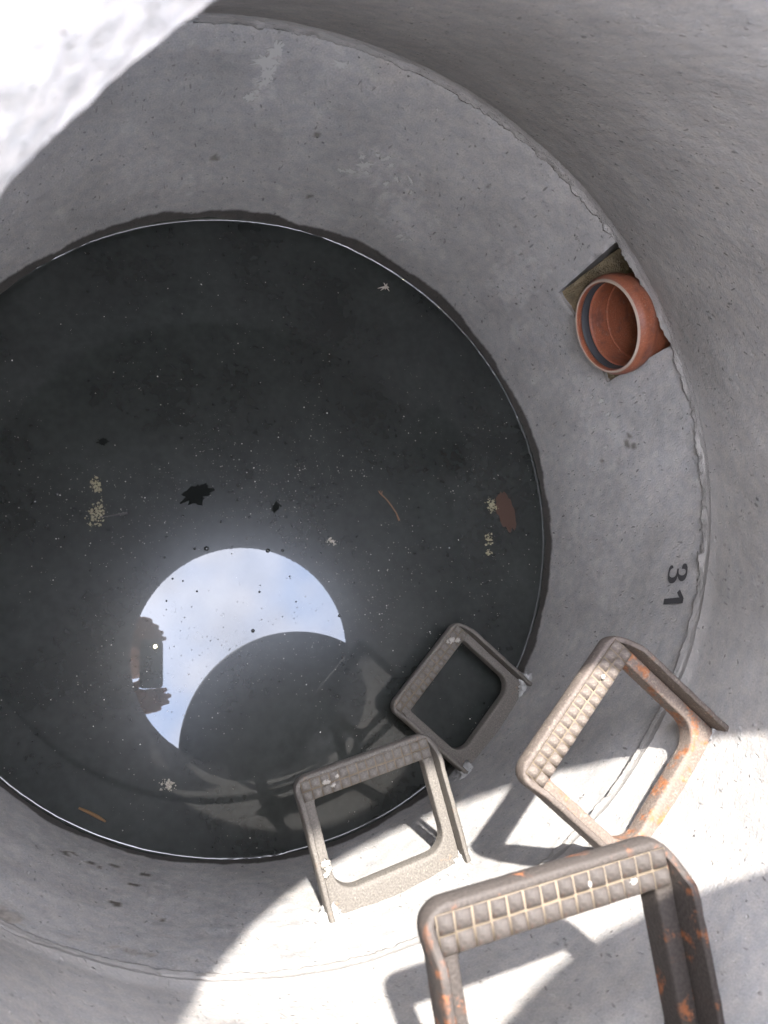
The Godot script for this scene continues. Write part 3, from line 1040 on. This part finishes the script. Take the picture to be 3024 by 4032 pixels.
	for k in n:
		var p := Vector2(0.49, 0.0)
		while p.length() > 0.488:
			p = Vector2(r.randf_range(-0.5, 0.5), r.randf_range(-0.5, 0.5))
			if r.randf() < 0.5:
				p = Vector2(r.randfn(0.0, 0.2), r.randfn(0.05, 0.12))
		while n_fine.get_noise_2d(p.x * 5.0, p.y * 5.0) + 0.5 * n_fine.get_noise_2d(p.x * 30.0, p.y * 30.0) < r.randf_range(-0.25, 0.3):
			p = Vector2(r.randfn(0.0, 0.24), r.randfn(0.05, 0.16)).limit_length(0.486)
		var s := 0.00026 + 0.0010 * pow(r.randf(), 5.0)
		mm.set_instance_transform(k, Transform3D(Basis(Vector3.UP, r.randf() * TAU).scaled(Vector3(s, s, s)), Vector3(p.x, 0.0002, p.y)))
		var c := r.randf_range(0.06, 0.25) if r.randf() < 0.86 else 0.55
		mm.set_instance_color(k, Color(c, c * 0.95, c * 0.84))
	var dust_m := standard(Color.WHITE, 0.9)
	dust_m.vertex_color_use_as_albedo = true
	var mi := MultiMeshInstance3D.new()
	mi.name = "floating_dust"
	mi.multimesh = mm
	mi.material_override = dust_m
	add_child(mi)
	tag(mi, "fine pale dust scattered over the dark water", "dust", "", "stuff")


# Cement spilt on the irons and pressed round their feet.
func splashes() -> void:
	var irons := [get_node("step_iron"), get_node("step_iron_001"), get_node("step_iron_002"), get_node("step_iron_003")]
	# [iron, x, y, z, size]; x runs along the tread (positive towards the image's upper right)
	for q in [[0, -0.055, 0.004, 0.148, 0.0055], [0, -0.061, 0.004, 0.141, 0.0045], [0, -0.050, 0.003, 0.1515, 0.004], [1, 0.051, 0.004, 0.147, 0.0045], [1, 0.044, 0.004, 0.141, 0.0035], [1, 0.038, 0.004, 0.149, 0.003], [1, 0.075, 0.002, 0.062, 0.006], [1, 0.073, 0.002, 0.055, 0.005], [1, 0.077, 0.002, 0.05, 0.004], [2, -0.04, 0.004, 0.146, 0.0025], [3, -0.052, 0.0035, 0.142, 0.003], [3, -0.02, 0.004, 0.149, 0.0025]]:
		put("cement_splash", lump(Vector3(q[4], float(q[4]) * 0.3, float(q[4]) * 0.8) * 0.85, 0.75, float(q[1]) * 300.0, 22, 9, 2.2), M.cement, irons[q[0]], Vector3(q[1], q[2], q[3]))
	for q in [[0, 0.088, 0.006, -0.004, 0.022, 0.02, 0.022], [0, 0.03, -0.018, 0.002, 0.05, 0.012, 0.014], [0, -0.085, -0.004, 0.006, 0.02, 0.016, 0.02], [1, -0.084, -0.002, 0.004, 0.014, 0.012, 0.014], [1, 0.086, 0.0, 0.006, 0.014, 0.012, 0.013], [1, 0.02, -0.016, 0.001, 0.06, 0.009, 0.012], [2, 0.088, 0.004, 0.008, 0.017, 0.015, 0.014], [2, -0.085, 0.0, 0.004, 0.015, 0.012, 0.013], [2, 0.01, -0.016, 0.002, 0.06, 0.009, 0.012], [3, 0.0, -0.018, 0.002, 0.07, 0.009, 0.012]]:
		put("mortar", lump(Vector3(q[4], q[5], float(q[6]) * 0.85), 0.45, float(q[1]) * 90.0 + float(q[4]) * 500.0, 30, 17, 1.6), M.mortar, irons[q[0]], Vector3(q[1], q[2], q[3]))


# ------------------------------------------------------------------ the photographer

func lens_point(right: float, up: float, back: float) -> Vector3:
	return Vector3(-0.1354, 1.1309, 0.1954) + Vector3(0.957188, 0.289465, 0.0) * right + Vector3(-0.051443, 0.170110, -0.984081) * up + Vector3(-0.284857, 0.941951, 0.177718) * back


func phone() -> void:
	var o := thing("phone", "dark phone held flat above the shaft, its flash lit, mirrored in the water", "phone", lens_point(-0.0215, -0.0565, 0.0085))
	o.basis = Basis(Vector3(0.957188, 0.289465, 0.0), Vector3(-0.051443, 0.170110, -0.984081), Vector3(-0.284857, 0.941951, 0.177718)).orthonormalized()
	var black := standard(lin(0.02, 0.02, 0.022), 0.3)
	# a slab with rounded corners: local x right, y up, z towards the screen
	var p := PackedVector3Array()
	var n := 64
	for q in [[0.0, -0.0036], [0.94, -0.0036], [0.985, -0.0030], [1.0, -0.0015], [1.0, 0.0015], [0.985, 0.0030], [0.94, 0.0036], [0.0, 0.0036]]:
		for i in n:
			var a := TAU * (i + 0.5) / n
			var e := reach(Vector2.ZERO, Vector2(cos(a), sin(a)), Vector2(-0.0335, -0.069), Vector2(0.0335, 0.069), 0.01, 0.01)
			var k: float = q[0]
			p.append(Vector3(e.x * k, e.y * k, q[1]))
	put("body", sheet(n, 8, p, PackedVector2Array(), PackedColorArray(), true, false, false), black, o)
	var st := SurfaceTool.new()
	st.begin(Mesh.PRIMITIVE_TRIANGLES)
	box_mesh(st, Vector3(-0.029, -0.053, 0.0034), Vector3(0.029, 0.053, 0.0039))
	st.generate_normals()
	put("screen", st.commit(), standard(lin(0.01, 0.01, 0.012), 0.08), o)
	var ring_m := put("lens", lathe([Vector2(0.0065, 0.0), Vector2(0.0065, 0.0009), Vector2(0.006, 0.0013), Vector2(0.0045, 0.0013), Vector2(0.0042, 0.0008), Vector2(0.0003, 0.0006)], 32), standard(lin(0.015, 0.015, 0.018), 0.1), o, Vector3(0.0215, 0.0565, -0.0034))
	ring_m.rotation.x = -PI / 2
	var lamp := put("flash_lamp", lathe([Vector2(0.0040, 0.0), Vector2(0.0040, 0.0005), Vector2(0.003, 0.0008), Vector2(0.0003, 0.0009)], 24), null, o, Vector3(0.0105, 0.0500, -0.0036))
	lamp.rotation.x = -PI / 2
	var glow := standard(Color(1.0, 0.98, 0.85), 0.5)
	glow.emission_enabled = true
	glow.emission = Color(1.0, 0.96, 0.72)
	glow.emission_energy_multiplier = 350.0
	lamp.material_override = glow


# A skin round tapered bones [from, to, radius, radius], joined by a smooth minimum and meshed as surface nets.
func skin(bones: Array, cell: float, blend: float, colors := []) -> ArrayMesh:
	var lo := Vector3(99, 99, 99)
	var hi := -lo
	for q in bones:
		var m := maxf(q[2], q[3]) + cell * 2.5
		for e in 2:
			lo = lo.min(q[e] - Vector3(m, m, m))
			hi = hi.max(q[e] + Vector3(m, m, m))
	var nx := int((hi.x - lo.x) / cell) + 2
	var ny := int((hi.y - lo.y) / cell) + 2
	var nz := int((hi.z - lo.z) / cell) + 2
	var f := PackedFloat32Array()
	f.resize(nx * ny * nz)
	f.fill(1.0)
	var near := PackedFloat32Array()
	near.resize(f.size())
	near.fill(9.0)
	var who := PackedByteArray()
	who.resize(f.size())
	for bi in bones.size():
		var q: Array = bones[bi]
		var a: Vector3 = q[0]
		var ab: Vector3 = q[1] - a
		var len2 := maxf(ab.length_squared(), 1e-9)
		var ra: float = q[2]
		var rb: float = q[3]
		var m := maxf(ra, rb) + maxf(blend, cell * 2.0)
		var i0 := ((a.min(q[1]) - Vector3(m, m, m) - lo) / cell).floor().max(Vector3.ZERO)
		var i1 := ((a.max(q[1]) + Vector3(m, m, m) - lo) / cell).ceil().min(Vector3(nx - 1, ny - 1, nz - 1))
		for z in range(int(i0.z), int(i1.z) + 1):
			for y in range(int(i0.y), int(i1.y) + 1):
				var row := (z * ny + y) * nx
				for x in range(int(i0.x), int(i1.x) + 1):
					var p := lo + Vector3(x, y, z) * cell - a
					var t := clampf(p.dot(ab) / len2, 0.0, 1.0)
					var d := (p - ab * t).length() - lerpf(ra, rb, t)
					var o := f[row + x]
					var h := maxf(blend - absf(o - d), 0.0) / blend
					f[row + x] = minf(o, d) - h * h * blend * 0.25
					if d < near[row + x]:
						near[row + x] = d
						who[row + x] = bi
	var index := PackedInt32Array()
	index.resize(f.size())
	index.fill(-1)
	var pts := PackedVector3Array()
	var cols := PackedColorArray()
	var off := [0, 1, nx, nx + 1, nx * ny, nx * ny + 1, nx * ny + nx, nx * ny + nx + 1]
	var edges := [[0, 1], [2, 3], [4, 5], [6, 7], [0, 2], [1, 3], [4, 6], [5, 7], [0, 4], [1, 5], [2, 6], [3, 7]]
	for z in nz - 1:
		for y in ny - 1:
			for x in nx - 1:
				var at := (z * ny + y) * nx + x
				var inside := 0
				for k in 8:
					if f[at + off[k]] < 0.0:
						inside += 1
				if inside == 0 or inside == 8:
					continue
				var sum := Vector3.ZERO
				var count := 0
				for e in edges:
					var va := f[at + off[e[0]]]
					var vb := f[at + off[e[1]]]
					if (va < 0.0) != (vb < 0.0):
						var t := va / (va - vb)
						var ca := Vector3(e[0] & 1, (e[0] >> 1) & 1, e[0] >> 2)
						var cb := Vector3(e[1] & 1, (e[1] >> 1) & 1, e[1] >> 2)
						sum += ca.lerp(cb, t)
						count += 1
				index[at] = pts.size()
				pts.append(lo + (Vector3(x, y, z) + sum / count) * cell)
				if colors.size():
					cols.append(colors[who[at]])
	var idx := PackedInt32Array()
	var nor := PackedVector3Array()
	nor.resize(pts.size())
	var step := [1, nx, nx * ny]
	for z in range(1, nz - 1):
		for y in range(1, ny - 1):
			for x in range(1, nx - 1):
				var at := (z * ny + y) * nx + x
				for ax in 3:
					var va := f[at]
					var vb := f[at + step[ax]]
					if (va < 0.0) == (vb < 0.0):
						continue
					var u: int = step[(ax + 1) % 3]
					var v: int = step[(ax + 2) % 3]
					var a := index[at - u - v]
					var b := index[at - v]
					var c := index[at]
					var d := index[at - u]
					if a < 0 or b < 0 or c < 0 or d < 0:
						continue
					if va < 0.0:
						idx.append_array([a, c, b, a, d, c])
					else:
						idx.append_array([a, b, c, a, c, d])
	for k in range(0, idx.size(), 3):
		var n := (pts[idx[k + 2]] - pts[idx[k]]).cross(pts[idx[k + 1]] - pts[idx[k]])
		for e in 3:
			nor[idx[k + e]] += n
	for k in nor.size():
		nor[k] = nor[k].normalized()
	var arr := []
	arr.resize(Mesh.ARRAY_MAX)
	arr[Mesh.ARRAY_VERTEX] = pts
	arr[Mesh.ARRAY_NORMAL] = nor
	if cols.size():
		arr[Mesh.ARRAY_COLOR] = cols
	arr[Mesh.ARRAY_INDEX] = idx
	var m := ArrayMesh.new()
	m.add_surface_from_arrays(Mesh.PRIMITIVE_TRIANGLES, arr)
	return m


# A hand at one end of the phone, in the phone's own directions: side is +1 for the end by the lens, -1 for the other.
func hand_bones(side: float, wrist: Vector3) -> Array:
	var base := 0.0195 if side > 0 else -0.1325         # where the index finger lies, just beyond the phone's edge
	var b := []
	var root := []
	var reach_r := [0.018, 0.010, -0.004, -0.022] if side > 0 else [0.020, 0.032, 0.026, 0.004]
	for k in 4:
		var u := base + side * (0.0175 * k)
		var kn := lens_point(-0.052 - 0.004 * k, u + side * 0.004, 0.020 - 0.001 * k)
		var tip_r: float = reach_r[k]
		var p1 := lens_point(lerpf(-0.052, tip_r, 0.45), u + side * 0.002, 0.0235 - 0.002 * k)
		var p2 := lens_point(lerpf(-0.052, tip_r, 0.78), u - side * 0.0005, 0.0185 - 0.001 * k)
		var tip := lens_point(tip_r, u - side * 0.002, 0.0125)
		var s := 0.86 if k == 3 else 1.0
		b.append([kn, p1, 0.0094 * s, 0.0088 * s])
		b.append([p1, p2, 0.0088 * s, 0.0079 * s])
		b.append([p2, tip, 0.0079 * s, 0.0066 * s])
		root.append(kn)
	for k in 4:                                          # the palm
		b.append([wrist.lerp(root[k], 0.15), root[k], 0.0150, 0.0112])
	for k in 3:
		b.append([root[k].lerp(wrist, 0.45), root[k + 1].lerp(wrist, 0.45), 0.0135, 0.0135])
	# the thumb leaves the palm's side near the wrist and lies on the screen
	var t0 := wrist.lerp(root[0], 0.3) + lens_point(0.0, -side * 0.008, 0.006) - lens_point(0, 0, 0)
	var t1 := lens_point(-0.064, base - side * 0.016, 0.032)
	var t2 := lens_point(-0.040, base - side * 0.028, 0.0285)
	var t3 := lens_point(-0.018, base - side * 0.032, 0.0215)
	b.append([t0, t1, 0.0155, 0.0115])
	b.append([t1, t2, 0.0108, 0.0100])
	b.append([t2, t3, 0.0100, 0.0082])
	return b


func person() -> void:
	var o := thing("person", "person in a dark jacket kneeling beside the opening and holding the phone over it", "person", Vector3(-0.9, 0.94, 0.24))
	var back := -o.position
	var skin_m := standard(lin(0.33, 0.19, 0.135), 0.6)
	skin_m.subsurf_scatter_enabled = true
	skin_m.subsurf_scatter_strength = 0.08
	var wl := lens_point(-0.142, 0.062, 0.036)
	var wr := lens_point(-0.140, -0.188, 0.036)
	for q in [[1.0, wl], [-1.0, wr]]:
		var bones := hand_bones(q[0], q[1])
		var w: Vector3 = q[1]
		var elbow := Vector3(-0.43, 1.25, -0.06) if float(q[0]) > 0 else Vector3(-0.43, 1.23, 0.53)
		bones.append([w, w.lerp(elbow, 0.22), 0.024, 0.028])
		put("hand", skin(bones, 0.0034, 0.006), skin_m, o, back)
	var jacket := Color(0.03, 0.033, 0.04)
	var trouser := Color(0.05, 0.05, 0.055)
	var flesh := Color(0.33, 0.19, 0.135)
	var shoe := Color(0.03, 0.025, 0.02)
	var bones := []
	var cols := []
	for s in [-1.0, 1.0]:
		var z := 0.24
		var sh := Vector3(-0.450, 1.47, z + 0.165 * s)
		var el := Vector3(-0.43, 1.25, -0.06) if s < 0 else Vector3(-0.43, 1.23, 0.53)
		var wr_ := wl if s < 0 else wr
		var hip := Vector3(-0.730, 1.13, z + 0.09 * s)
		var knee := Vector3(-0.410, 1.005, z + 0.13 * s)
		var ankle := Vector3(-0.820, 0.985, z + 0.10 * s)
		bones.append_array([[sh, el, 0.056, 0.045], [el, wr_.lerp(el, 0.12), 0.044, 0.034], [hip, knee, 0.085, 0.060], [knee, ankle, 0.056, 0.042], [ankle, ankle + Vector3(-0.13, -0.01, 0), 0.04, 0.032], [Vector3(-0.470, 1.45, z), sh, 0.085, 0.062]])
		cols.append_array([jacket, jacket, trouser, trouser, shoe, jacket])
	bones.append_array([[Vector3(-0.730, 1.14, 0.17), Vector3(-0.730, 1.14, 0.31), 0.115, 0.115], [Vector3(-0.730, 1.16, 0.24), Vector3(-0.630, 1.29, 0.24), 0.13, 0.125], [Vector3(-0.610, 1.31, 0.18), Vector3(-0.510, 1.42, 0.17), 0.1, 0.1], [Vector3(-0.610, 1.31, 0.30), Vector3(-0.510, 1.42, 0.31), 0.1, 0.1], [Vector3(-0.450, 1.50, 0.24), Vector3(-0.330, 1.56, 0.24), 0.055, 0.05]])
	cols.append_array([trouser, jacket, jacket, jacket, flesh])
	var cloth := standard(Color.WHITE, 0.9, 0.3)
	cloth.vertex_color_use_as_albedo = true
	put("body", skin(bones, 0.015, 0.05, cols), cloth, o, back)
	# the head looks down and forwards along f
	var f := Vector3(0.78, -0.62, 0.0)
	var up := Vector3(0.62, 0.78, 0.0)
	var h := Vector3(-0.265, 1.625, 0.24)
	var hb := [[h - f * 0.02 + up * 0.03, h + f * 0.025 + up * 0.025, 0.083, 0.078], [h + f * 0.03 - up * 0.03, h + f * 0.055 - up * 0.075, 0.062, 0.036], [h + f * 0.095 + up * 0.005, h + f * 0.112 - up * 0.028, 0.009, 0.014], [h + f * 0.08 - up * 0.058, h + f * 0.083 - up * 0.060, 0.022, 0.02], [h - up * 0.02, h - f * 0.03 - up * 0.1, 0.06, 0.054]]
	for s in [-1.0, 1.0]:
		var side := Vector3(0, 0, s)
		hb.append([h + side * 0.082 + up * 0.012, h + side * 0.080 - up * 0.03, 0.013, 0.010])
		hb.append([h + f * 0.078 + side * 0.02 + up * 0.026, h + f * 0.072 + side * 0.045 + up * 0.028, 0.012, 0.011])
	put("head", skin(hb, 0.006, 0.014), skin_m, o, back)
	var eye_m := standard(lin(0.5, 0.48, 0.45), 0.2)
	for s in [-1.0, 1.0]:
		put("eye", lump(Vector3(0.012, 0.010, 0.012), 0.0, 0.0), eye_m, o, back + h + f * 0.077 + Vector3(0, 0, s * 0.033) + up * 0.006)
	var hair := [[h - f * 0.03 + up * 0.045, h + f * 0.015 + up * 0.05, 0.086, 0.078], [h - f * 0.05, h - f * 0.055 - up * 0.04, 0.075, 0.06]]
	put("hair", skin(hair, 0.008, 0.02), standard(lin(0.02, 0.014, 0.01), 0.6), o, back)
